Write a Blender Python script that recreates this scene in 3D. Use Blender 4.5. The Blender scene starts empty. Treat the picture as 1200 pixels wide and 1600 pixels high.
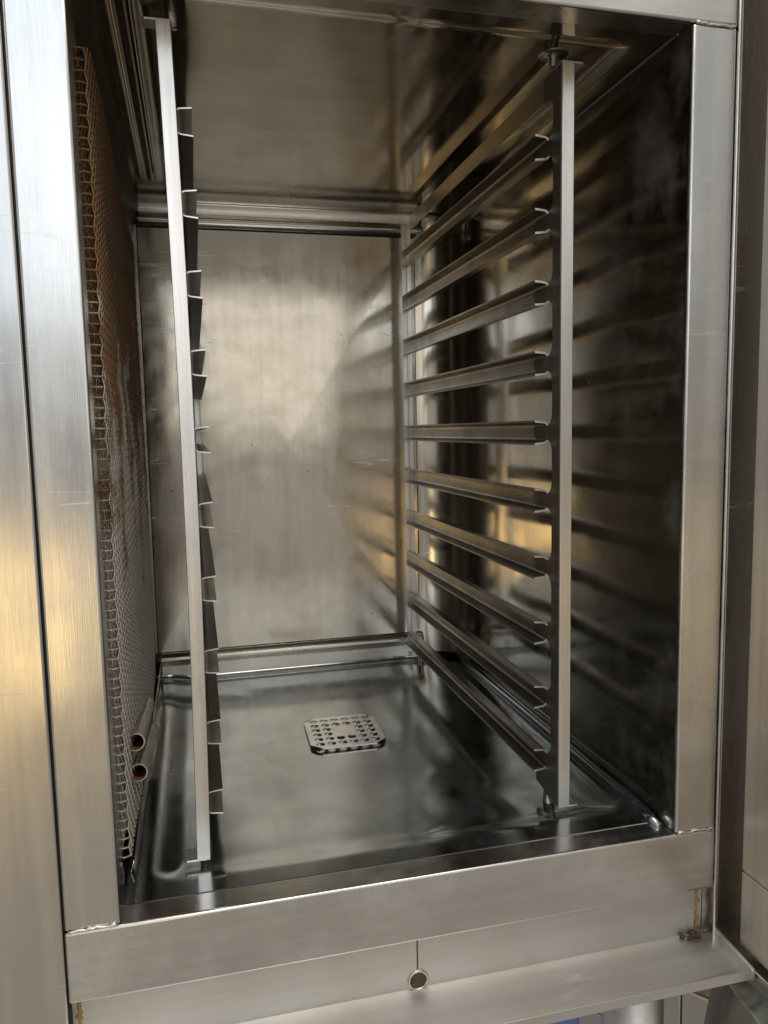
import bpy, bmesh, math, random
from mathutils import Vector, noise

random.seed(7)
sc = bpy.context.scene
col = sc.collection
S = 0.001                                   # everything below is written in millimetres
R = math.radians

# ---------------------------------------------------------------- camera
YAW, PITCH, ROLL = .2399, -.1068, -.0191
F = Vector((math.sin(YAW)*math.cos(PITCH), math.cos(YAW)*math.cos(PITCH), math.sin(PITCH)))
r0 = Vector((math.cos(YAW), -math.sin(YAW), 0)); u0 = r0.cross(F)
RT = r0*math.cos(ROLL)+u0*math.sin(ROLL); UP = -r0*math.sin(ROLL)+u0*math.cos(ROLL)
cd = bpy.data.cameras.new('camera'); cam = bpy.data.objects.new('camera', cd); col.objects.link(cam)
from mathutils import Matrix
m = Matrix((RT, UP, -F)).transposed().to_4x4(); m.translation = Vector((70.54, -581.7, 371.1))*S
cam.matrix_world = m
cd.sensor_fit = 'VERTICAL'; cd.sensor_height = 24.0; cd.lens = 1199.4/1600*24.0
cd.clip_start = 0.01; cd.clip_end = 100
sc.camera = cam

# ---------------------------------------------------------------- light
w = bpy.data.worlds.new('World'); sc.world = w; w.use_nodes = True
bg = w.node_tree.nodes['Background']; bg.inputs[0].default_value = (.765, .755, .735, 1); bg.inputs[1].default_value = .46

def lamp(name, loc, target, sx, sy, power, colr):
    l = bpy.data.lights.new(name, 'AREA'); l.shape = 'RECTANGLE'; l.size = sx; l.size_y = sy
    l.energy = power; l.color = colr
    o = bpy.data.objects.new(name, l); col.objects.link(o); o.location = loc
    o.rotation_euler = (Vector(target)-Vector(loc)).to_track_quat('-Z', 'Y').to_euler()
    return o
lamp('window_light', (-.62, -2.6, 1.55), (-.1, 0, .55), 1.1, 1.5, 6.0, (.78, .89, 1))
lamp('ceiling_light', (.45, -.85, 2.0), (.3, -.1, 0), 1.7, 1.0, 19, (1, .93, .83))
lamp('wall_light', (1.0, -2.9, 1.15), (.25, .5, .4), 2.9, 1.6, 9.0, (1, .95, .86))
lamp('golden_fill', (-.68, -2.4, -.30), (-.1, 0, .2), .6, .55, 2.0, (1, .66, .22))  # added lamp in place of a golden surface, for the left frame's reflection

vs = sc.view_settings
sc.display_settings.display_device = 'sRGB'
vs.view_transform = 'Standard'; vs.look = 'None'; vs.exposure = .2; vs.gamma = 1; vs.use_curve_mapping = False
sc.render.engine = 'CYCLES'
sc.cycles.max_bounces = 10; sc.cycles.glossy_bounces = 8; sc.cycles.diffuse_bounces = 3
sc.cycles.use_denoising = True; sc.cycles.sample_clamp_indirect = 6

# ---------------------------------------------------------------- materials
def steel(name, base=(.62, .59, .55), rough=.22, rvar=.08, brush='Z', brush_amt=.05, spots=.0, dirt=None, dirt_amt=0., dirt_scale=6., aniso=0., scratch=.5, fine_bump=.12, wipe=0.):
    mt = bpy.data.materials.new(name); mt.use_nodes = True
    nt = mt.node_tree; N = nt.nodes; L = nt.links
    b = N['Principled BSDF']; b.inputs['Metallic'].default_value = 1
    tc = N.new('ShaderNodeTexCoord')
    def noise_tex(scale, detail, vec, rough_=.6):
        n = N.new('ShaderNodeTexNoise'); n.inputs['Scale'].default_value = scale; n.inputs['Detail'].default_value = detail
        n.inputs['Roughness'].default_value = rough_; L.new(vec, n.inputs['Vector']); return n.outputs['Fac']
    def mapping(sx, sy, sz):
        mp = N.new('ShaderNodeMapping'); mp.inputs['Scale'].default_value = (sx, sy, sz); L.new(tc.outputs['Object'], mp.inputs['Vector']); return mp.outputs['Vector']
    def ramp(fac, a, b_, lo, hi):
        mr = N.new('ShaderNodeMapRange'); L.new(fac, mr.inputs[0]); mr.inputs[1].default_value = a; mr.inputs[2].default_value = b_
        mr.inputs[3].default_value = lo; mr.inputs[4].default_value = hi; return mr.outputs[0]
    k = 90
    sc_ = {'Z': (k, k, 2.2), 'X': (2.2, k, k), 'Y': (k, 2.2, k)}[brush]
    fine = noise_tex(14, 3, mapping(*sc_))
    fine2 = noise_tex(3, 2, mapping(*[v/3 for v in sc_]))
    blot = noise_tex(9, 5, mapping(1, 1, 1))
    big = noise_tex(3.2, 3, mapping(1, 1, 1))
    smear_s = {'Z': (10, 10, 1.6), 'X': (1.6, 10, 10), 'Y': (10, 1.6, 10)}[brush]
    smear = noise_tex(2.4, 5, mapping(*smear_s), .65)
    # roughness: brushing + greasy smears
    a = N.new('ShaderNodeMath'); a.operation = 'ADD'; L.new(ramp(fine, .3, .7, -rvar*.5, rvar*.5), a.inputs[0]); L.new(ramp(smear, .35, .68, rough-rvar*.7, rough+rvar), a.inputs[1])
    a2 = N.new('ShaderNodeMath'); a2.operation = 'ADD'; L.new(a.outputs[0], a2.inputs[0]); L.new(ramp(blot, .4, .7, -rvar*.4, rvar*.6), a2.inputs[1]); a2.use_clamp = True
    L.new(a2.outputs[0], b.inputs['Roughness'])
    if wipe:
        wv = N.new('ShaderNodeTexWave'); wv.wave_type = 'RINGS'; wv.rings_direction = 'SPHERICAL'; wv.inputs['Scale'].default_value = 5.5; wv.inputs['Distortion'].default_value = 9; wv.inputs['Detail'].default_value = 4; wv.inputs['Detail Scale'].default_value = 1.6
        mpw = N.new('ShaderNodeMapping'); mpw.inputs['Location'].default_value = (-.17, -.6, -.30); mpw.inputs['Scale'].default_value = (1, 1, 1.25); L.new(tc.outputs['Object'], mpw.inputs['Vector']); L.new(mpw.outputs[0], wv.inputs['Vector'])
        aw = N.new('ShaderNodeMath'); aw.operation = 'ADD'; aw.use_clamp = True; L.new(a2.outputs[0], aw.inputs[0])
        gw = N.new('ShaderNodeMath'); gw.operation = 'MULTIPLY'; L.new(ramp(wv.outputs['Fac'], .3, .8, -wipe*.4, wipe), gw.inputs[0]); L.new(ramp(big, .35, .6, 0, 1), gw.inputs[1]); L.new(gw.outputs[0], aw.inputs[1])
        a2 = aw; L.new(a2.outputs[0], b.inputs['Roughness'])
    # colour
    mx = N.new('ShaderNodeMix'); mx.data_type = 'RGBA'
    L.new(ramp(smear, .3, .72, 0, 1), mx.inputs[0])
    mx.inputs[6].default_value = (*[c*.9 for c in base], 1); mx.inputs[7].default_value = (*[min(1, c*1.07) for c in base], 1)
    c_out = mx.outputs[2]
    mf = N.new('ShaderNodeMix'); mf.data_type = 'RGBA'; mf.blend_type = 'MULTIPLY'; mf.inputs[0].default_value = 1
    L.new(c_out, mf.inputs[6]); g = ramp(fine2, .3, .7, 1-brush_amt*2, 1+brush_amt)
    cmb = N.new('ShaderNodeCombineColor'); [L.new(g, cmb.inputs[i]) for i in range(3)]; L.new(cmb.outputs[0], mf.inputs[7]); c_out = mf.outputs[2]
    if dirt:
        md = N.new('ShaderNodeMix'); md.data_type = 'RGBA'
        dn = noise_tex(dirt_scale, 6, mapping(1, 1, 1), .7)
        L.new(ramp(dn, .46, .72, 0, dirt_amt), md.inputs[0]); L.new(c_out, md.inputs[6]); md.inputs[7].default_value = (*dirt, 1); c_out = md.outputs[2]
        mm = ramp(dn, .5, .8, 1, 1-.6*dirt_amt); L.new(mm, b.inputs['Metallic'])
    if spots:
        v = N.new('ShaderNodeTexVoronoi'); v.inputs['Scale'].default_value = 42; L.new(tc.outputs['Object'], v.inputs['Vector'])
        wn = N.new('ShaderNodeTexWhiteNoise'); L.new(v.outputs['Position'], wn.inputs['Vector'])
        gate = ramp(wn.outputs['Value'], .90, .905, 0, 1); dot = ramp(v.outputs['Distance'], .05, .09, spots, 0)
        ml = N.new('ShaderNodeMath'); ml.operation = 'MULTIPLY'; L.new(gate, ml.inputs[0]); L.new(dot, ml.inputs[1])
        ms = N.new('ShaderNodeMix'); ms.data_type = 'RGBA'; L.new(ml.outputs[0], ms.inputs[0]); L.new(c_out, ms.inputs[6]); ms.inputs[7].default_value = (.05, .04, .03, 1); c_out = ms.outputs[2]
    if scratch:
        mp = N.new('ShaderNodeMapping'); mp.inputs['Rotation'].default_value = (.7, .5, .9); mp.inputs['Scale'].default_value = (5, 55, 70); L.new(tc.outputs['Object'], mp.inputs['Vector'])
        sn = noise_tex(1.0, 1, mp.outputs['Vector'], .4)
        su = N.new('ShaderNodeMath'); su.operation = 'SUBTRACT'; L.new(sn, su.inputs[0]); su.inputs[1].default_value = .5
        ab = N.new('ShaderNodeMath'); ab.operation = 'ABSOLUTE'; L.new(su.outputs[0], ab.inputs[0])
        ln = ramp(ab.outputs[0], .002, .007, 1, 0); gt = ramp(noise_tex(11, 3, mapping(1, 1, 1)), .56, .64, 0, scratch)
        pm = N.new('ShaderNodeMath'); pm.operation = 'MULTIPLY'; L.new(ln, pm.inputs[0]); L.new(gt, pm.inputs[1])
        mc = N.new('ShaderNodeMix'); mc.data_type = 'RGBA'; L.new(pm.outputs[0], mc.inputs[0]); L.new(c_out, mc.inputs[6]); mc.inputs[7].default_value = (.88, .86, .82, 1); c_out = mc.outputs[2]
        ar = N.new('ShaderNodeMath'); ar.operation = 'ADD'; ar.use_clamp = True; L.new(a2.outputs[0], ar.inputs[0])
        ps = N.new('ShaderNodeMath'); ps.operation = 'MULTIPLY'; L.new(pm.outputs[0], ps.inputs[0]); ps.inputs[1].default_value = .35; L.new(ps.outputs[0], ar.inputs[1]); L.new(ar.outputs[0], b.inputs['Roughness'])
    L.new(c_out, b.inputs['Base Color'])
    # relief: brushing lines + faint handling dents + scratches
    bp = N.new('ShaderNodeBump'); bp.inputs['Strength'].default_value = fine_bump; bp.inputs['Distance'].default_value = .0004; L.new(fine, bp.inputs['Height'])
    bp2 = N.new('ShaderNodeBump'); bp2.inputs['Strength'].default_value = .35; bp2.inputs['Distance'].default_value = .003; L.new(big, bp2.inputs['Height']); L.new(bp.outputs[0], bp2.inputs['Normal'])
    L.new(bp2.outputs[0], b.inputs['Normal'])
    if aniso:
        b.inputs['Anisotropic'].default_value = aniso
        tg = N.new('ShaderNodeTangent'); tg.direction_type = 'RADIAL'; tg.axis = 'Z'; L.new(tg.outputs[0], b.inputs['Tangent'])
    return mt

def plain(name, base, rough=.6, metal=0., var=.25, scale=30.):
    mt = bpy.data.materials.new(name); mt.use_nodes = True; nt = mt.node_tree; N = nt.nodes; L = nt.links
    b = N['Principled BSDF']; b.inputs['Metallic'].default_value = metal; b.inputs['Roughness'].default_value = rough
    tc = N.new('ShaderNodeTexCoord'); n = N.new('ShaderNodeTexNoise'); n.inputs['Scale'].default_value = scale; n.inputs['Detail'].default_value = 5
    L.new(tc.outputs['Object'], n.inputs['Vector'])
    mx = N.new('ShaderNodeMix'); mx.data_type = 'RGBA'; L.new(n.outputs['Fac'], mx.inputs[0])
    mx.inputs[6].default_value = (*[c*(1-var) for c in base], 1); mx.inputs[7].default_value = (*[min(1, c*(1+var)) for c in base], 1)
    L.new(mx.outputs[2], b.inputs['Base Color'])
    bp = N.new('ShaderNodeBump'); bp.inputs['Strength'].default_value = .15; bp.inputs['Distance'].default_value = .001; L.new(n.outputs['Fac'], bp.inputs['Height']); L.new(bp.outputs[0], b.inputs['Normal'])
    return mt

def rust_mix(name, rough=.45):
    mt = bpy.data.materials.new(name); mt.use_nodes = True; nt = mt.node_tree; N = nt.nodes; L = nt.links
    b = N['Principled BSDF']
    tc = N.new('ShaderNodeTexCoord'); n = N.new('ShaderNodeTexNoise'); n.inputs['Scale'].default_value = 11; n.inputs['Detail'].default_value = 7; n.inputs['Roughness'].default_value = .7
    L.new(tc.outputs['Object'], n.inputs['Vector'])
    sp = N.new('ShaderNodeSeparateXYZ'); L.new(tc.outputs['Object'], sp.inputs[0])
    # the baked-on rust sits high on the screen, the foot of it has stayed bare
    hz = N.new('ShaderNodeMapRange'); L.new(sp.outputs[2], hz.inputs[0]); hz.inputs[1].default_value = .05; hz.inputs[2].default_value = .52; hz.inputs[3].default_value = -.26; hz.inputs[4].default_value = .16
    ad = N.new('ShaderNodeMath'); ad.operation = 'ADD'; L.new(n.outputs['Fac'], ad.inputs[0]); L.new(hz.outputs[0], ad.inputs[1])
    rp = N.new('ShaderNodeMapRange'); L.new(ad.outputs[0], rp.inputs[0]); rp.inputs[1].default_value = .43; rp.inputs[2].default_value = .57
    mx = N.new('ShaderNodeMix'); mx.data_type = 'RGBA'; L.new(rp.outputs[0], mx.inputs[0]); mx.inputs[6].default_value = (.82, .78, .71, 1); mx.inputs[7].default_value = (.26, .15, .075, 1)
    L.new(mx.outputs[2], b.inputs['Base Color'])
    mm = N.new('ShaderNodeMapRange'); L.new(rp.outputs[0], mm.inputs[0]); mm.inputs[3].default_value = .9; mm.inputs[4].default_value = .3; L.new(mm.outputs[0], b.inputs['Metallic'])
    b.inputs['Roughness'].default_value = rough
    return mt

M = {}
M['frame_v'] = steel('brushed_steel_stile', (.66, .655, .645), .22, .08, 'Z', .04, .5, dirt=(.80, .79, .77), dirt_amt=.45, dirt_scale=7)
M['frame_h'] = steel('brushed_steel_rail', (.66, .655, .645), .23, .09, 'X', .04, .5, dirt=(.80, .79, .77), dirt_amt=.5, dirt_scale=7)
M['housing'] = steel('brushed_steel_housing', (.65, .64, .625), .23, .06, 'Z', .04, .5)
M['back'] = steel('chamber_back_steel', (.65, .60, .515), .16, .06, 'Z', .035, .6, dirt=(.46, .38, .26), dirt_amt=.40, dirt_scale=7, fine_bump=.07, wipe=.05)
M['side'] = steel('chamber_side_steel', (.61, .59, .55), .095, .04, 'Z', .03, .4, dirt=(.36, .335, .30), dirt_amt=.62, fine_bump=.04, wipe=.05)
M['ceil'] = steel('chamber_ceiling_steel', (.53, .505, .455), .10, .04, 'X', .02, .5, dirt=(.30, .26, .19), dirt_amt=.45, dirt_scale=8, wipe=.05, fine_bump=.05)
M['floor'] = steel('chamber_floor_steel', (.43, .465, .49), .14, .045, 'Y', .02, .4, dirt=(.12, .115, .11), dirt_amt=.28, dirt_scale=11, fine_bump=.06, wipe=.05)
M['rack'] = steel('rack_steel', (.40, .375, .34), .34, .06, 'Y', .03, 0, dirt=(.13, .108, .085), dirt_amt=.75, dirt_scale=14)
M['rack_dark'] = steel('dark_rail_steel', (.28, .26, .23), .4, .06, 'Y', .03, 0, dirt=(.06, .05, .042), dirt_amt=.9, dirt_scale=10)  # darker version of the rack steel, for the mirrored rack's rails
M['plate'] = steel('sooty_plate_steel', (.24, .22, .19), .5, .08, 'Z', .03, 0, dirt=(.06, .05, .042), dirt_amt=.9, dirt_scale=12)
M['post'] = steel('rack_post_steel', (.80, .79, .77), .33, .10, 'Z', .10)
M['edge'] = steel('cut_edge_steel', (.90, .89, .87), .38, .08, 'X', .02)  # bare cut rail ends; the light they catch is put into the pale colour
M['moulding'] = steel('moulding_steel', (.62, .59, .53), .26, .06, 'X', .04)
M['tray'] = steel('tray_steel', (.70, .685, .66), .50, .10, 'X', .03, .6, dirt=(.52, .48, .42), dirt_amt=.45, dirt_scale=10)
M['grate'] = steel('grate_steel', (.80, .79, .77), .26, .08, 'X', .04)
M['pipe'] = steel('pipe_steel', (.60, .55, .48), .28, .08, 'Y', .06, 0, dirt=(.22, .13, .07), dirt_amt=.6, dirt_scale=20)
M['pipe_in'] = plain('pipe_rust', (.30, .13, .05), .7)
M['mesh'] = rust_mix('rusty_wire')
M['door'] = steel('door_steel', (.68, .64, .58), .36, .10, 'Z', .06, .5)
M['column'] = steel('column_steel', (.44, .41, .38), .26, .08, 'Z', .05, .4)
M['dark'] = plain('dark_gap', (.02, .018, .015), .7)
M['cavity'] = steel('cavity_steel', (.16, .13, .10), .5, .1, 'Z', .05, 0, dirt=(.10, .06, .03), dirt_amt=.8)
M['weld'] = steel('weld_steel', (.70, .68, .64), .30, .12, 'X', .05)
M['grime'] = plain('yellow_grime', (.36, .24, .07), .6, 0, .5, 120)
M['soot'] = plain('brown_grime', (.10, .06, .03), .7, 0, .6, 160)
M['tile'] = plain('ivory_tile', (.70, .66, .58), .25, 0, .06, 12)
M['grout'] = plain('dark_grout', (.14, .11, .08), .8)
M['blue'] = plain('blue_plastic', (.22, .32, .68), .4, 0, .1)
M['black'] = plain('black_rubber', (.02, .02, .022), .5)
M['vessel'] = steel('vessel_steel', (.36, .33, .27), .38, .1, 'Z', .05, 0, dirt=(.14, .11, .08), dirt_amt=.6)
M['rag'] = plain('grey_rag', (.30, .31, .27), .9, 0, .5, 90)
M['ground'] = plain('ground_tile', (.42, .38, .33), .35, 0, .2, 5)
M['wallboard'] = plain('grimy_skirting', (.52, .40, .24), .6, 0, .5, 25)

# ---------------------------------------------------------------- helpers
def link(name, me, mat, parent=None, smooth=False):
    o = bpy.data.objects.new(name, me); col.objects.link(o)
    if mat is not None and not me.materials: me.materials.append(mat)
    if smooth:
        for p in me.polygons: p.use_smooth = True
    if parent: o.parent = parent
    return o
def from_bm(name, bm, mat, parent=None, smooth=False, bevel=0, seg=2):
    bmesh.ops.recalc_face_normals(bm, faces=bm.faces)
    me = bpy.data.meshes.new(name); bm.to_mesh(me); bm.free()
    o = link(name, me, mat, parent, smooth)
    if bevel:
        md = o.modifiers.new('bevel', 'BEVEL'); md.width = bevel*S; md.segments = seg; md.limit_method = 'ANGLE'; md.angle_limit = R(35); md.harden_normals = False
        for p in me.polygons: p.use_smooth = True
        try: me.set_sharp_from_angle(angle=R(40))
        except Exception: pass
    return o
def box(bm, x0, x1, y0, y1, z0, z1):
    v = [bm.verts.new((x*S, y*S, z*S)) for x in (x0, x1) for y in (y0, y1) for z in (z0, z1)]
    for f in ((0, 1, 3, 2), (4, 6, 7, 5), (0, 4, 5, 1), (2, 3, 7, 6), (0, 2, 6, 4), (1, 5, 7, 3)):
        bm.faces.new([v[i] for i in f])
def boxo(name, dims, mat, parent=None, bevel=1.0, seg=2):
    bm = bmesh.new(); box(bm, *dims); return from_bm(name, bm, mat, parent, bevel=bevel, seg=seg)
def extrude_poly(bm, pts, axis, a, b):
    """pts are 2-D in the plane across axis; a..b the run along axis (mm)."""
    def P(p, t):
        if axis == 'x': return (t*S, p[0]*S, p[1]*S)
        if axis == 'y': return (p[0]*S, t*S, p[1]*S)
        return (p[0]*S, p[1]*S, t*S)
    va = [bm.verts.new(P(p, a)) for p in pts]; vb = [bm.verts.new(P(p, b)) for p in pts]
    n = len(pts)
    bm.faces.new(va); bm.faces.new(vb[::-1])
    for i in range(n): bm.faces.new((va[i], va[(i+1) % n], vb[(i+1) % n], vb[i]))
def tube(bm, path, rad, sides=16, cap=True, inner=None):
    def ring(c, t, rr):
        t = Vector(t).normalized(); a = t.orthogonal().normalized(); b_ = t.cross(a)
        return [bm.verts.new((Vector(c)+(a*math.cos(2*math.pi*k/sides)+b_*math.sin(2*math.pi*k/sides))*rr)*S) for k in range(sides)]
    P = [Vector(p) for p in path]
    def T(i): return (P[min(i+1, len(P)-1)]-P[max(i-1, 0)])
    rads = rad if isinstance(rad, (list, tuple)) else [rad]*len(P)
    rings = [ring(P[i], T(i), rads[i]) for i in range(len(P))]
    for a, b_ in zip(rings, rings[1:]):
        for k in range(sides): bm.faces.new((a[k], a[(k+1) % sides], b_[(k+1) % sides], b_[k]))
    if inner:
        ri = [ring(P[i], T(i), inner) for i in range(len(P))]
        for a, b_ in zip(ri, ri[1:]):
            for k in range(sides): bm.faces.new((a[(k+1) % sides], a[k], b_[k], b_[(k+1) % sides]))
        for o_, i_ in ((rings[0], ri[0]), (rings[-1], ri[-1])):
            for k in range(sides): bm.faces.new((o_[k], o_[(k+1) % sides], i_[(k+1) % sides], i_[k]))
    elif cap:
        bm.faces.new(rings[0]); bm.faces.new(rings[-1][::-1])
def sheet(name, fn, nu, nv, mat, parent=None, us=None, vs_=None, thick=0, smooth=True):
    us = us or [i/nu for i in range(nu+1)]; vs_ = vs_ or [j/nv for j in range(nv+1)]
    verts = [tuple(c*S for c in fn(u, v)) for v in vs_ for u in us]
    n = len(us)
    faces = [(j*n+i, j*n+i+1, (j+1)*n+i+1, (j+1)*n+i) for j in range(len(vs_)-1) for i in range(n-1)]
    me = bpy.data.meshes.new(name); me.from_pydata(verts, [], faces); me.update()
    o = link(name, me, mat, parent, smooth)
    if thick:
        md = o.modifiers.new('solid', 'SOLIDIFY'); md.thickness = thick*S; md.offset = 0
    return o
def empty(name, loc, label, cat, group=None):
    o = bpy.data.objects.new(name, None); col.objects.link(o); o.empty_display_size = .05
    o['label'] = label; o['category'] = cat
    if group: o['group'] = group
    return o
def wav(x, y, s, a, seed=0):
    return a*noise.noise(Vector((x/s+seed*7.3, y/s-seed*3.1, seed*1.7)))
def sstep(a, b, x):
    t = max(0, min(1, (x-a)/(b-a))); return t*t*(3-2*t)

W, H, YB = 480, 696, 600

# ================================================================ the oven
oven = empty('combi_oven', (0, 0, 0), 'stainless steel combi oven with open empty cooking chamber', 'oven')

# ---- front frame: two stiles between two rails, faces in the plane y = 0
fr = 26
boxo('frame_stile', (-40, 0, 0, fr, .6, H-.6), M['frame_v'], oven, 2.2, 4)
boxo('frame_stile', (W, 521, 0, fr, .6, H-.6), M['frame_v'], oven, 2.2, 4)
boxo('frame_rail', (-40, 521, -.8, fr, -57.5, 0), M['frame_h'], oven, 2.2, 4)
boxo('frame_rail', (-40, 521, -.8, fr, H, H+62), M['frame_h'], oven, 2.2, 4)
def weld(x0, x1, z, n=14):
    bm = bmesh.new(); pts = []
    for i in range(n+1):
        t = i/n; pts.append((x0+(x1-x0)*t, -.6+random.uniform(-.2, .2), z+random.uniform(-.8, .8)))
    tube(bm, pts, [random.uniform(1.0, 1.6) for _ in pts], 8); from_bm('weld_bead', bm, M['weld'], oven, True)
weld(-37, -2, 1.2); weld(W+2, 519, 1.0); weld(W+2, 519, H-.6)

# ---- chamber floor: a pan with a raised rim, rolled up at the back
BX0, BX1, BY0, BY1, BR = 17, 464, 46, 640, 26
def rr_sdf(x, y):
    cx, cy = (BX0+BX1)/2, (BY0+BY1)/2; hx, hy = (BX1-BX0)/2-BR, (BY1-BY0)/2-BR
    qx, qy = abs(x-cx)-hx, abs(y-cy)-hy
    return math.hypot(max(qx, 0), max(qy, 0))+min(max(qx, qy), 0)-BR
def floor_z(x, y):
    d = rr_sdf(x, y)
    z = -4*sstep(0, -32, d)-5.5*sstep(-20, -170, d)
    z += wav(x, y, 130, .35, 1)*sstep(-10, -60, d)
    if y > 584:
        t = min(1, (y-584)/14); zz = 12*(1-math.sqrt(max(0, 1-t*t))); z = z+zz
    return z
xs = sorted(set([-6+i*2.5 for i in range(26)]+[60+i*9 for i in range(44)]+[448+i*2.2 for i in range(15)]))
xs = [x for x in xs if x <= 480]+[480]
ys = [26+i*2.2 for i in range(20)]+[72+i*10 for i in range(48)]+[554+i*1.9 for i in range(24)]+[598.5, 600]
ys = sorted(set(ys)); me_x = [(x+6)/486 for x in xs]; me_y = [(y-26)/574 for y in ys]
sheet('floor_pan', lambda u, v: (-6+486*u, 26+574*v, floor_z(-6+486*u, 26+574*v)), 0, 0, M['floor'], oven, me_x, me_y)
# rolled bead between pan and side wall, with its welded front end
bm = bmesh.new(); pts = [(473.5, 16, .5), (473, 30, 2), (472.5, 60, 3)]+[(472.5+wav(y, 0, 90, .6, 4), y, 3) for y in range(90, 600, 30)]
tube(bm, pts, [3, 5.5, 7]+[7]*(len(pts)-3), 14); from_bm('edge_bead', bm, M['floor'], oven, True)
# bent sheet lip along the left, standing in front of the wire screen
def liplow(u, v):
    y = 70+u*525; return (1.6+3.0*u+wav(y, v*20, 60, .8, 3)+v*3.2, y, -1+v*(10+20*u))
sheet('side_lip', liplow, 40, 3, M['side'], oven, thick=1.2)

# ---- back panel: cross-broken sheet, its four facets meeting 5 mm proud
PX0, PX1, PZ0, PZ1 = 5, 415, 42, 665
def back_fn(u, v):
    x = PX0+(PX1-PX0)*u; z = PZ0+(PZ1-PZ0)*v
    h = 1-max(abs(2*u-1), abs(2*v-1))
    return (x, YB-4.4*h+wav(x, z, 150, .8, 6)*min(1, h*6), z)
N_ = 90
bv = [tuple(c*S for c in back_fn(i/N_, j/N_)) for j in range(N_+1) for i in range(N_+1)]; bf = []
for j in range(N_):
    for i in range(N_):
        a, b_, c, d = j*(N_+1)+i, j*(N_+1)+i+1, (j+1)*(N_+1)+i+1, (j+1)*(N_+1)+i
        bf += [(a, b_, c), (a, c, d)] if (i < N_/2) == (j < N_/2) else [(a, b_, d), (b_, c, d)]
me = bpy.data.meshes.new('back_panel'); me.from_pydata(bv, [], bf); me.update(); link('back_panel', me, M['back'], oven, True)
# dark joint behind, then the rolled strips above and below
boxo('back_plate', (-6, 500, YB+2.5, YB+8, -10, 720), M['dark'], oven, 0)
sheet('bottom_moulding', lambda u, v: (-4+u*424, 597.5-(8*math.sin(math.pi*(v-.5)*2) if v > .5 else 0), (-6+56*v) if v < .5 else 22+19*(v-.5)*2), 30, 28, M['moulding'], oven, thick=.8)
boxo('corner_strip', (-8, 4, YB-2, YB+2, 30, 672), M['moulding'], oven, .6)
def roll_top(u, v):
    x = -2+u*430
    if v < .6:
        t = v/.6; return (x, YB-1-7*math.sin(math.pi*t), 667.3+17*t)
    t = (v-.6)/.4*math.pi/2; return (x, YB-1-5*(1-math.cos(t)), 684.3+17*math.sin(t))
sheet('top_moulding', roll_top, 40, 30, M['moulding'], oven, thick=1.0)
# curved corner between back and side wall
def corner(u, v):
    a = u*math.pi/2; r = 66; z = 8+v*688
    return (416+r*math.sin(a)+wav(z, u*50, 130, 1.2, 8), YB-r*(1-math.cos(a))-0.5, z)
sheet('corner_panel', corner, 22, 40, M['back'], oven)

# ---- right side wall
def side(u, v):
    y = 4+u*531; z = 2+v*(H-3)
    e = min(1, u*10)*min(1, (1-u)*10)
    return (W-.4+e*(wav(y, z, 130, 1.3, 11)+wav(y, z, 50, .15, 12)), y, z)
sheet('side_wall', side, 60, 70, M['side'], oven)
boxo('side_backing', (W+8, W+14, 30, 620, -10, 720), M['dark'], oven, 0)

# ---- ceiling: the same pan turned over, with pressed beads on the left
def ceil_z(x, y):
    cx, cy = (44+460)/2, (42+660)/2; hx, hy = (460-44)/2-22, (660-42)/2-22
    qx, qy = abs(x-cx)-hx, abs(y-cy)-hy
    d = math.hypot(max(qx, 0), max(qy, 0))+min(max(qx, qy), 0)-22
    z = H+1.5+3*sstep(0, -20, d)+wav(x, y, 170, .9, 15)*sstep(-10, -60, d)
    for bx, y1 in ((20, 470), (33, 480)):
        dd = math.hypot(x-bx, max(0, y-y1))
        z -= 3.2*math.exp(-(dd/3.2)**2)
    return z
xs = [8+i*1.4 for i in range(34)]+[56+i*9 for i in range(44)]+[448+i*2.4 for i in range(14)]
ys = [26+i*2 for i in range(20)]+[68+i*10 for i in range(54)]
xs = sorted(set(min(480, x) for x in xs)); ys = sorted(set(min(602, y) for y in ys))
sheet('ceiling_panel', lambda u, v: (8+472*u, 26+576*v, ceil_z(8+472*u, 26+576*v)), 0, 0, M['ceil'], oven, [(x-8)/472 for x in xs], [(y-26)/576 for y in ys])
# sloping strip from the screen's head up to the ceiling, with its row of small holes
def strip(u, v):
    y = 27+u*573; z0 = 664-22*u
    return (-5+13.5*v+.6*math.sin(v*3), y, z0+(H+2-z0)*v)
st = sheet('air_strip', strip, 30, 6, M['cavity'], oven)
bm = bmesh.new()
for i in range(14):
    u = .05+i*.055; v = .33
    p = Vector(strip(u, v)); bmesh.ops.create_cone(bm, cap_ends=True, segments=10, radius1=1.1*S, radius2=1.1*S, depth=1.2*S, matrix=Matrix.Translation(p*S) @ Matrix.Rotation(R(68), 4, 'Y'))
h_ = from_bm('air_hole', bm, M['dark'], st); h_['kind'] = 'stuff'

# ---- left side: return behind the frame, cavity behind the screen
boxo('inner_return', (-3, -.3, 20, 47, -2, H), M['side'], oven, .6)
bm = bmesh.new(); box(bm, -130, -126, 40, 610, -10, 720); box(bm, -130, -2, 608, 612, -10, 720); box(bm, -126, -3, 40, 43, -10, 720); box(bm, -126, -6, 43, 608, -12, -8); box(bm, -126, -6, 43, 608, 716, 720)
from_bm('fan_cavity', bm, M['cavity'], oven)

# ---- housing left of the frame
boxo('housing_panel', (-420, -41.2, -1.5, 60, -420, 900), M['housing'], oven, 1.6, 3)
boxo('housing_gap', (-41, -40.2, 3, 20, -420, 900), M['dark'], oven, 0)

# ---- right column between frame and door hinge
boxo('hinge_column', (526.5, 640, 2, 60, -128, 900), M['column'], oven, 1.5, 3)
boxo('column_edge', (522, 526, -1, 30, -118, 900), M['frame_v'], oven, 1.5, 3)

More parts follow.
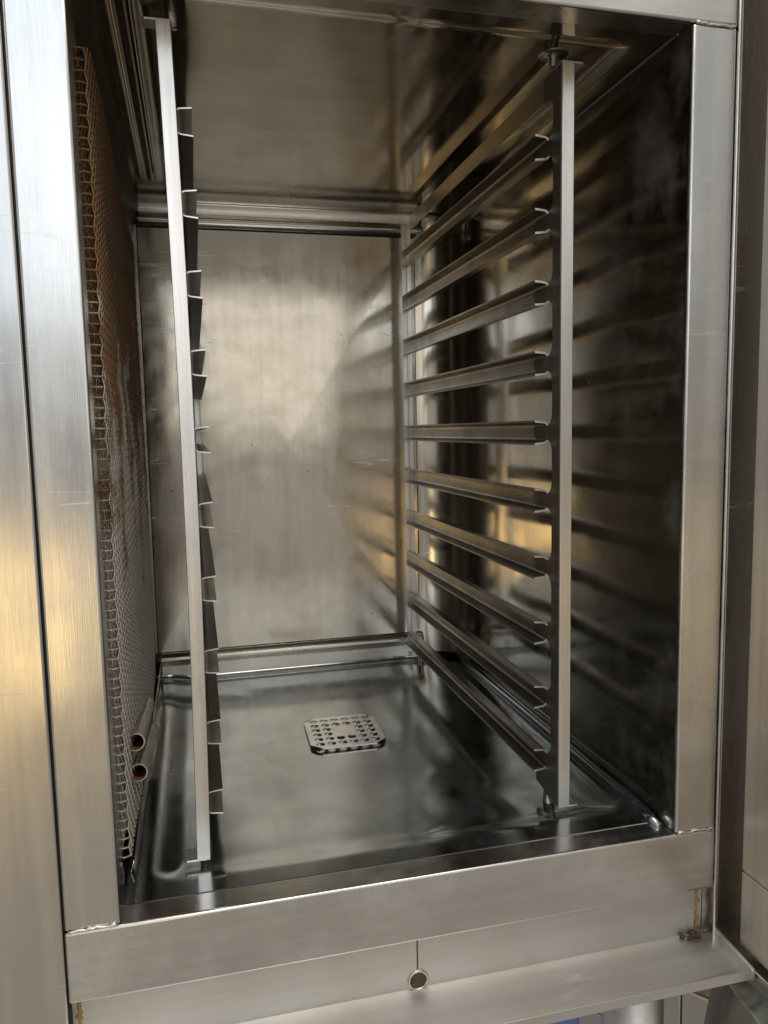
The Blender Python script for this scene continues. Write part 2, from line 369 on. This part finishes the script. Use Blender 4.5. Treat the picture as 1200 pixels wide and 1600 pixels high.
# ---- apron, drip tray, drain
bm = bmesh.new(); box(bm, -44, 237.6, 12, 16, -118, -52); from_bm('apron_panel', bm, M['tray'], oven, bevel=.8)
bm = bmesh.new(); box(bm, 238.4, 511, 12, 16, -118, -52); from_bm('apron_panel', bm, M['tray'], oven, bevel=.8)
boxo('apron_backing', (-44, 521.5, 17, 19, -117, -50), M['tray'], oven, 0)
tp = [(13, -109), (8, -111), (3, -112), (-46, -113.5), (-46.8, -106.5), (-48.4, -106.2), (-49, -115), (-46, -116.5), (4, -115.4), (13, -115)]
bm = bmesh.new(); extrude_poly(bm, tp, 'x', -60, 527)
tray = from_bm('drip_tray', bm, M['tray'], oven, bevel=.5)
bm = bmesh.new(); extrude_poly(bm, [(12, -116.5), (12, -101), (9, -100), (-47, -105.5), (-49, -107), (-49, -116.5)], 'x', 525, 528.5)
from_bm('end_cap', bm, M['tray'], tray, bevel=.7)
# welded spout
bm = bmesh.new(); n = 26
ra = [(237.5, 7.2+0*i, -106) for i in range(2)]
prof = [(13, 9.6), (10.8, 9.3), (10, 8.5), (10.2, 7.7), (11, 7.3), (12.2, 7.2), (13.5, 7.2)]
rings = []
for (y, r_) in prof:
    rings.append([bm.verts.new(((238+(r_+.5*noise.noise(Vector((k*.9, y, 3))))*math.cos(2*math.pi*k/n))*S, (y+.5*noise.noise(Vector((k*.7, y, 9))))*S, (-101.8+(r_+.5*noise.noise(Vector((k*.9, y, 5))))*math.sin(2*math.pi*k/n))*S)) for k in range(n)])
for a, b_ in zip(rings, rings[1:]):
    for k in range(n): bm.faces.new((a[k], a[(k+1) % n], b_[(k+1) % n], b_[k]))
sp = from_bm('drain_spout', bm, M['weld'], oven, True)
bm = bmesh.new(); bmesh.ops.create_circle(bm, cap_ends=True, segments=24, radius=7.4*S, matrix=Matrix.Translation(Vector((238, 11.9, -101.8))*S) @ Matrix.Rotation(R(90), 4, 'X'))
from_bm('spout_mouth', bm, M['soot'], sp)
# grime in the tray corner
def blob(name, c, r, mat, parent, seed, sub=3, squash=(1, 1, 1)):
    bm = bmesh.new(); bmesh.ops.create_icosphere(bm, subdivisions=sub, radius=1)
    for v in bm.verts:
        k = 1+.45*noise.noise(v.co*1.8+Vector((seed, 0, 0)))+.2*noise.noise(v.co*5+Vector((0, seed, 0)))
        v.co = Vector((c[0]+v.co.x*r*k*squash[0], c[1]+v.co.y*r*k*squash[1], c[2]+v.co.z*r*k*squash[2]))*S
    return from_bm(name, bm, mat, parent, True)
def streak(name, pts, rads, mat):
    bm = bmesh.new(); tube(bm, [(x+random.uniform(-.6, .6), y, z) for x, y, z in pts], rads, 8); return from_bm(name, bm, mat, oven, True)
def seal(x, y, z0, z1, n):
    pts = [(x+1.8*noise.noise(Vector((i*.8, x, 0))), y+1.2, z0+(z1-z0)*i/n) for i in range(n+1)]
    streak('sealant', pts, [max(.7, 2.2+2.2*noise.noise(Vector((i*.55, x, 7)))) for i in range(n+1)], M['grime'])
seal(513.5, 13, -57, -104, 22); seal(-35, 11.5, -57, -112, 22)
bm = bmesh.new()
for i in range(16):
    r_ = random.uniform(.8, 2.6); c = Vector((507+random.gauss(0, 4.5), 10.2-abs(random.gauss(0, 2.2)), -109.6+random.uniform(0, 3)))
    tmp = bmesh.ops.create_icosphere(bm, subdivisions=2, radius=1)
    for v in tmp['verts']:
        k = 1+.5*noise.noise(v.co*2+c); v.co = (c+Vector((v.co.x*r_*k*1.5, v.co.y*r_*k, v.co.z*r_*k*.7)))*S
from_bm('grime_patch', bm, M['soot'], oven, True)

# ---- legs under the oven
bm = bmesh.new(); tube(bm, [(477, 60, -119), (477, 60, -620)], 30, 40); from_bm('leg', bm, M['tray'], oven, True)
boxo('base_plate', (-40, 560, 22, 620, -124, -119.5), M['column'], oven, 1)

# ---- open door, hinged at the right
door = boxo('door', (535.5, 590, -560, -21, -104, 860), M['door'], oven, 4, 4)
boxo('door_liner', (534, 535.6, -556, -21.5, -30, 856), M['door'], door, .7, 3)
boxo('door_liner', (534, 535.6, -556, -21.5, -102, -31.6), M['door'], door, .7, 3)
boxo('hinge_bracket', (530, 600, -70, 30, -128, -112), M['vessel'], oven, 3)

# ================================================================ racks
P, ZR, HR, YF, YE = 65.0, 636.2, 21.6, 97.0, 566.0
WEB = 399.0
def u_section(x_web, sgn, ztop, t=1.9, fl=14.6, r=6.0):
    """closed outline of a channel: web at x_web, flanges reaching inwards (sgn = -1 towards smaller x)."""
    out = [(fl, 0.5)]; n = 5
    o1 = [(fl, .9)]
    for k in range(n+1):
        a = math.pi/2+k/n*math.pi/2; o1.append((r+r*math.cos(a), -r+r*math.sin(a)))
    for k in range(n+1):
        a = math.pi+k/n*math.pi/2; o1.append((r+r*math.cos(a), -HR+r+r*math.sin(a)))
    o1.append((fl, -HR-.9))
    ri = r-t; i1 = [(fl, -HR-.9+t)]
    for k in range(n+1):
        a = 1.5*math.pi-k/n*math.pi/2; i1.append((r+ri*math.cos(a), -HR+r+ri*math.sin(a)))
    for k in range(n+1):
        a = math.pi-k/n*math.pi/2; i1.append((r+ri*math.cos(a), -r+ri*math.sin(a)))
    i1.append((fl, .9-t))
    return [(x_web+sgn*p[0], ztop+p[1]) for p in o1+i1]
def post_outline(foot):
    """side plate of the front post in the y-z plane, scalloped between the rails."""
    pts = [(70, 688), (104, 688), (104, 668)]
    y_in, rf = 85.5, 12.5
    def fillet_down(y0, z0):      # from the rail (y0) in to the post edge, concave
        return [(y0-rf+rf*math.cos(a)-0, z0-rf+rf*math.sin(a)) for a in [math.pi/2*(1-k/5) for k in range(6)]]
    z = 668
    for k in range(10):
        zt = ZR-k*P; zb = zt-HR
        # gap above this rail: from z down to zt+?
        pts += [(y_in+rf-rf*math.sin(math.pi/2*j/5), z-rf+rf*math.cos(math.pi/2*j/5)) for j in range(6)] if True else []
        pts += [(y_in+rf-rf*math.cos(math.pi/2*j/5), zt-4.5+rf-rf*math.sin(math.pi/2*j/5)) for j in range(6)]
        pts += [(YF+26, zt-4.5), (YF+30, zt-8), (YF+27, zb+7), (YF+22, zb+4.5)]
        z = zb+4.5
    pts += [(118, z), (118.5, 30 if foot else z-2)]
    pts += [(118.5, 27), (118.6, 10), (78, 3.5), (70, 3.5)]
    return pts
def make_rack(name, label, mirror, bow):
    rk = empty(name, (0, 0, 0), label, 'oven rack', 'hanging racks for trays')
    def fx(x): return (465.2-x) if mirror else x
    objs = []
    def fin(nm, bm, mat, bev=.0, smooth=False):
        if mirror:
            for v in bm.verts: v.co.x = .4652-v.co.x
        if bow:
            for v in bm.verts:
                t = (v.co.z/S-306)/385; v.co.x += bow*S*max(-.2, 1-t*t)
        o = from_bm(nm, bm, mat, rk, smooth, bevel=bev); return o
    for k in range(10):
        bm = bmesh.new(); zt = ZR-k*P
        extrude_poly(bm, u_section(WEB+1.4, -1, zt, 1.2 if mirror else 1.9), 'y', YF, YE-1)
        # sag and handling dents
        o = fin('rail', bm, M['rack_dark'] if mirror else M['rack'])
        o.data.materials.append(M['edge'])
        for p in o.data.polygons:
            p.use_smooth = True
            if len(p.vertices) > 4 or (abs(p.normal.x) > .9 and p.area < 2.2e-3*.5): p.material_index = 1 if len(p.vertices) > 4 else 0
        o.data.set_sharp_from_angle(angle=R(40))
    bm = bmesh.new(); extrude_poly(bm, post_outline(True), 'x', WEB-1.2, WEB+1.2); fp = fin('side_plate', bm, M['plate'])
    bm = bmesh.new()
    n = 12
    for i in range(n):
        z0, z1 = 3.6+i*(685/n), 3.6+(i+1)*(685/n)
        if i == 0: prev = [bm.verts.new((x*S, y*S, z0*S)) for x, y in ((WEB-.8, 68.4), (409.8, 68.4), (409.8, 70.6), (WEB-.8, 70.6))]; bm.faces.new(prev)
        cur = [bm.verts.new((x*S, y*S, z1*S)) for x, y in ((WEB-.8, 68.4), (409.8, 68.4), (409.8, 70.6), (WEB-.8, 70.6))]
        for j in range(4): bm.faces.new((prev[j], prev[(j+1) % 4], cur[(j+1) % 4], cur[j]))
        prev = cur
    bm.faces.new(prev[::-1]); fin('front_post', bm, M['post'], .5)
    # top bar and back post
    bm = bmesh.new(); extrude_poly(bm, [(WEB-.4, 669), (WEB+1, 669), (WEB+1, 687), (WEB+10, 687.2), (WEB+10, 688.4), (WEB-.4, 688.4)], 'y', 104.5, YE-1.5); fin('top_bar', bm, M['rack'], .3)
    bm = bmesh.new(); box(bm, 386, 393, YE, YE+1.6, 20, 677); box(bm, 393.2, WEB+1.4, YE-.4, YE+2, 30, 677); fin('back_post', bm, M['post'], .3)
    # foot plate and pins
    bm = bmesh.new(); extrude_poly(bm, [(WEB-.6, 69), (418.5, 69), (420.5, 71), (420.5, 88), (418.5, 90), (WEB-.6, 90)], 'z', 2.2, 3.9); ft = fin('foot_plate', bm, M['post'], .4)
    bm = bmesh.new(); tube(bm, [(402, 98, -10), (402, 98, -7.5), (402, 98, -5.5), (402, 98, 4)], [11, 10.5, 6, 5.5], 20); fin('foot', bm, M['rack'], .0, True)
    bm = bmesh.new(); tube(bm, [(406, YE+2, -9), (406, YE+2, -6.5), (406, YE+2, -5.5), (406, YE+2, 24)], [8, 7.5, 2.4, 2.4], 16); fin('foot', bm, M['grate'], 0, True)
    bm = bmesh.new(); tube(bm, [(397, 84, 690.3), (397, 84, 698.2), (397, 84, 699.2), (397, 84, 701), (397, 84, 704)], [4, 4.2, 11, 15, 15.5] if not mirror else [4, 4.2, 4.4, 4.5, 4.6], 28); fin('ceiling_pin', bm, M['rack'], 0, True)
    bm = bmesh.new(); extrude_poly(bm, [(WEB-.6, 69), (418, 69), (420, 71), (420, 84), (WEB-.6, 84)], 'z', 688.6, 690.1); fin('top_tab', bm, M['post'], .3)
    return rk
make_rack('oven_rack', 'ten-level steel tray rack against the plain right chamber wall', False, 0)
make_rack('oven_rack', 'ten-level steel tray rack before the rusty wire screen', True, 4.6)

# ================================================================ rusty wire screen
scr = empty('wire_screen', (0, 0, 0), 'rusty woven wire screen covering the left side of the chamber', 'wire screen')
def mesh_pt(s, z):
    """s runs 0..L along the screen from its front edge backwards."""
    zt = (z-330)/330
    wv = 1.6*noise.noise(Vector((s/130, z/150, 2)))+.5*noise.noise(Vector((s/40, z/45, 8)))
    if s < 8:
        t = s/8; return Vector((-3.2+7.6*t, 52+3*t, z))
    t = (s-8)/540.0
    x = 4.4-4.6*t+1.8*math.sin(t*math.pi*1.2)*(.4-.6*zt)-2.4*max(0, zt)*t
    return Vector((x+wv*min(1, (s-8)/60), 55+540*t, z))
PITCHM = 8.0
def ztop(s): return 660+16*sstep(0, 60, s)-34*sstep(40, 560, s)
def zbot(s): return 22-8*sstep(0, 300, s)+6*noise.noise(Vector((s/30, 3, 1)))
def wires(name, vertical, xo=0, rot=0):
    verts = []; faces = []
    def add(path, rad):
        b0 = len(verts); sides = 4
        for i, p in enumerate(path):
            t = (path[min(i+1, len(path)-1)]-path[max(i-1, 0)]).normalized()
            a = t.cross(Vector((1, 0, 0))); a.normalize(); b_ = t.cross(a)
            for k in range(sides):
                q = p+(a*math.cos(k*math.pi/2)+b_*math.sin(k*math.pi/2))*rad; verts.append(tuple(q*S))
        for i in range(len(path)-1):
            for k in range(sides): faces.append((b0+i*sides+k, b0+i*sides+(k+1) % sides, b0+(i+1)*sides+(k+1) % sides, b0+(i+1)*sides+k))
    nS = int(548/PITCHM); nZ = int(680/PITCHM)
    if vertical:
        for i in range(nS+1):
            s = i*PITCHM; path = []
            for j in range(nZ+1):
                z = 8+j*PITCHM
                if z < zbot(s) or z > ztop(s): continue
                p = mesh_pt(s+.5*noise.noise(Vector((s, z/25, 0))), z); p.x += xo+.85*(1 if (i+j) % 2 else -1); path.append(p)
            if len(path) > 2: add(path, .8)
    else:
        for j in range(nZ+1):
            z = 8+j*PITCHM; path = []
            for i in range(nS+1):
                s = i*PITCHM
                if z < zbot(s) or z > ztop(s): continue
                p = mesh_pt(s, z+.5*noise.noise(Vector((s/25, z, 4)))); p.x += xo+.85*(-1 if (i+j) % 2 else 1); path.append(p)
            if len(path) > 2: add(path, .8)
    me = bpy.data.meshes.new(name); me.from_pydata(verts, [], faces); me.update()
    o = link(name, me, M['mesh'], scr, True); o['kind'] = 'stuff'; return o
for xo in (0, -8): wires('upright_wire', True, xo); wires('cross_wire', False, xo)

# ================================================================ two pipes in front of the screen
def pipe(a, b, label):
    bm = bmesh.new(); tube(bm, [a, [a[i]*.97+b[i]*.03 for i in range(3)], [(a[i]+b[i])/2 for i in range(3)], b], 7.6, 28, inner=6.7)
    o = from_bm('pipe', bm, M['pipe'], None, True); o['label'] = label; o['category'] = 'pipe'; o['group'] = 'pipe ends by the wire screen'
    o.data.set_sharp_from_angle(angle=R(40))
    a_, b_ = Vector(a), Vector(b); c = a_+(b_-a_)*.12
    bm = bmesh.new(); tube(bm, [a_+(b_-a_)*.015, a_+(b_-a_)*.3], 6.65, 24, cap=False); i_ = from_bm('rusty_bore', bm, M['pipe_in'], o, True)
    bm = bmesh.new(); bmesh.ops.create_circle(bm, cap_ends=True, segments=20, radius=6.5*S, matrix=Matrix.Translation((a_+(b_-a_)*.29)*S) @ (b_-a_).to_track_quat('Z', 'Y').to_matrix().to_4x4())
    from_bm('bore_end', bm, M['dark'], o)
pipe((9.6, 100, 103), (5.8, 310, 64), 'upper of the two open pipe ends by the wire screen')
pipe((10.4, 100, 75), (9.5, 311, 33), 'lower of the two open pipe ends, rusty inside')

# ================================================================ drain grate
gr = empty('drain_grate', (0, 0, 0), 'small perforated steel drain cover on the chamber floor', 'drain cover')
gx0, gx1, gy0, gy1, gz = 192, 284, 290, 388, -5.0
def g_rot(x, y): 
    a = R(-1.5); cx, cy = 238, 339; return (cx+(x-cx)*math.cos(a)-(y-cy)*math.sin(a), cy+(x-cx)*math.sin(a)+(y-cy)*math.cos(a))
bm = bmesh.new()
nc = 6; cw = (gx1-gx0-10)/nc; ch = (gy1-gy0-10)/nc
def v3(x, y, z):
    X, Y = g_rot(x, y); return bm.verts.new((X*S, Y*S, z*S))
K = 16
for i in range(nc):
    for j in range(nc):
        x0 = gx0+5+i*cw; y0 = gy0+5+j*ch; x1 = x0+cw; y1 = y0+ch; cx, cy = (x0+x1)/2, (y0+y1)/2
        hole = not (i in (2, 3) and j in (2, 3))
        sq = []
        for k in range(K):
            a = 2*math.pi*k/K; c, s = math.cos(a), math.sin(a); q = 1/max(abs(c), abs(s)); sq.append((cx+c*q*cw/2, cy+s*q*ch/2))
        # corners must be exact: add corner points by snapping
        if hole:
            for zz, fl in ((gz, 1), (gz-1.4, -1)):
                O = [v3(x, y, zz) for x, y in sq]; I = [v3(cx+5.4*math.cos(2*math.pi*k/K), cy+5.4*math.sin(2*math.pi*k/K), zz) for k in range(K)]
                for k in range(K):
                    bm.faces.new((O[k], O[(k+1) % K], I[(k+1) % K], I[k]))
                for cxn, cyn in ((x0, y0), (x1, y0), (x1, y1), (x0, y1)):
                    pass
                if fl == 1: top = I
                else:
                    for k in range(K): bm.faces.new((top[k], top[(k+1) % K], I[(k+1) % K], I[k]))
        else:
            for zz in (gz, gz-1.4): bm.faces.new([v3(x, y, zz) for x, y in ((x0, y0), (x1, y0), (x1, y1), (x0, y1))])
# the cells' clipped corners
for i in range(nc+1):
    for j in range(nc+1):
        x = gx0+5+i*cw; y = gy0+5+j*ch; t = math.tan(math.pi/K)
        if (0 < i < nc and 0 < j < nc): pass
# border
def quad(pts, z=gz):
    bm.faces.new([v3(x, y, z) for x, y in pts])
ix0, ix1, iy0, iy1 = gx0+5, gx1-5, gy0+5, gy1-5; cc = 13
for zz in (gz, gz-1.4):
    quad([(ix0, iy0), (ix1, iy0), (gx1-cc, gy0), (gx0+cc, gy0)], zz); quad([(ix0, iy1), (ix1, iy1), (gx1-cc, gy1), (gx0+cc, gy1)], zz)
    quad([(ix0, iy0), (ix0, iy1), (gx0, gy1-cc), (gx0, gy0+cc)], zz); quad([(ix1, iy0), (ix1, iy1), (gx1, gy1-cc), (gx1, gy0+cc)], zz)
    for sx, sy in ((0, 0), (1, 0), (1, 1), (0, 1)):
        a = (ix1 if sx else ix0, iy1 if sy else iy0); b_ = ((gx1-cc) if sx else gx0+cc, gy1 if sy else gy0); c = (gx1 if sx else gx0, (gy1-cc) if sy else gy0+cc)
        quad([a, b_, c], zz)
ol = [(gx0+cc, gy0), (gx1-cc, gy0), (gx1, gy0+cc), (gx1, gy1-cc), (gx1-cc, gy1), (gx0+cc, gy1), (gx0, gy1-cc), (gx0, gy0+cc)]
for k in range(8):
    a, b_ = ol[k], ol[(k+1) % 8]; bm.faces.new((v3(*a, gz), v3(*b_, gz), v3(*b_, gz-1.4), v3(*a, gz-1.4)))
bmesh.ops.remove_doubles(bm, verts=bm.verts, dist=2e-5)
from_bm('perforated_plate', bm, M['grate'], gr)
def flap(x, tilt):
    bm2 = bmesh.new()
    P_ = []
    for (xx, y, z) in ((x, gy0+cc, gz-.2), (x, gy1-cc, gz-.2), (x+tilt, gy1-cc-3, -9.6), (x+tilt, gy0+cc+3, -9.6)):
        X, Y = g_rot(xx, y); P_.append((X, Y, z))
    vs1 = [bm2.verts.new(Vector(p)*S) for p in P_]; vs2 = [bm2.verts.new(Vector((p[0]+(1.3 if tilt < 0 else -1.3), p[1], p[2]))*S) for p in P_]
    bm2.faces.new(vs1); bm2.faces.new(vs2[::-1])
    for k in range(4): bm2.faces.new((vs1[k], vs1[(k+1) % 4], vs2[(k+1) % 4], vs2[k]))
    from_bm('side_flap', bm2, M['grate'], gr)
flap(gx0+.2, -1); flap(gx1-.2, 1)
for sx in (0, 1):
    for sy in (0, 1):
        bm2 = bmesh.new()
        p = [((gx1-cc) if sx else gx0+cc, gy1 if sy else gy0), (gx1 if sx else gx0, (gy1-cc) if sy else gy0+cc)]
        d = Vector((1 if sx else -1, 1 if sy else -1))*2.5
        A = [g_rot(*p[0]), g_rot(*p[1])]
        q = [(*A[0], gz-.3), (*A[1], gz-.3), (A[1][0]*.8+A[0][0]*.2+d.x, A[1][1]*.8+A[0][1]*.2+d.y, gz-3.4), (A[0][0]*.8+A[1][0]*.2+d.x, A[0][1]*.8+A[1][1]*.2+d.y, gz-3.4)]
        v1 = [bm2.verts.new(Vector(t)*S) for t in q]; v2 = [bm2.verts.new((Vector(t)+Vector((-d.x*.35, -d.y*.35, -.4)))*S) for t in q]
        bm2.faces.new(v1); bm2.faces.new(v2[::-1])
        for k in range(4): bm2.faces.new((v1[k], v1[(k+1) % 4], v2[(k+1) % 4], v2[k]))
        from_bm('corner_tab', bm2, M['grate'], gr)

# ================================================================ what shows under the oven
g = boxo('ground', (-1500, 1800, -2500, 1200, -640, -621), M['ground'], None, 0); g['kind'] = 'structure'
wl = empty('tiled_wall', (0, 0, 0), 'low ivory tiled wall behind the oven leg', 'wall')
wl.location = (.706, .300, 0); wl.rotation_euler = (0, 0, R(-52))
boxo('wall_board', (-300, 500, 8, 20, -620, -300), M['wallboard'], wl, 0)
boxo('grout_bed', (-300, 500, 4, 7.8, -620, -425), M['grout'], wl, 0)
for i in range(6):
    for j in range(2):
        x0 = -330+i*110; z0 = -424-(j+1)*98; boxo('tile', (x0+1.3, x0+108.7, 0, 5, z0+1.3, z0+96.7), M['tile'], wl, 1.2)
bx = boxo('blue_crate', (330, 452, 120, 300, -620, -235), M['blue'], None, 5, 3); bx['label'] = 'blue plastic crate under the drip tray beside the leg'; bx['category'] = 'crate'
# rounded vessel below the door
bm = bmesh.new(); prof = [(62, -158), (64, -163), (70, -190), (78, -250), (80, -330), (72, -420), (60, -470)]
n = 48; rings = [[bm.verts.new(((612+r_*math.cos(2*math.pi*k/n))*S, (0+r_*math.sin(2*math.pi*k/n))*S, z*S)) for k in range(n)] for r_, z in prof]
for a, b_ in zip(rings, rings[1:]):
    for k in range(n): bm.faces.new((a[k], a[(k+1) % n], b_[(k+1) % n], b_[k]))
bm.faces.new(rings[0]); bm.faces.new(rings[-1])
v_ = from_bm('steel_vessel', bm, M['vessel'], None, True); v_['label'] = 'rounded dull steel vessel under the open door'; v_['category'] = 'vessel'
v_.data.set_sharp_from_angle(angle=R(40))
def rag(u, v):
    x = 535+u*110; y = -60+v*110
    return (x, y, -146+6*noise.noise(Vector((x/22, y/22, 1)))+3*noise.noise(Vector((x/7, y/7, 5)))-16*sstep(.25, 0, u)*sstep(.6, 0, v))
rg = sheet('grey_rag', rag, 40, 40, M['rag'], None, thick=3); rg['label'] = 'grimy grey rag crumpled on the steel vessel'; rg['category'] = 'rag'
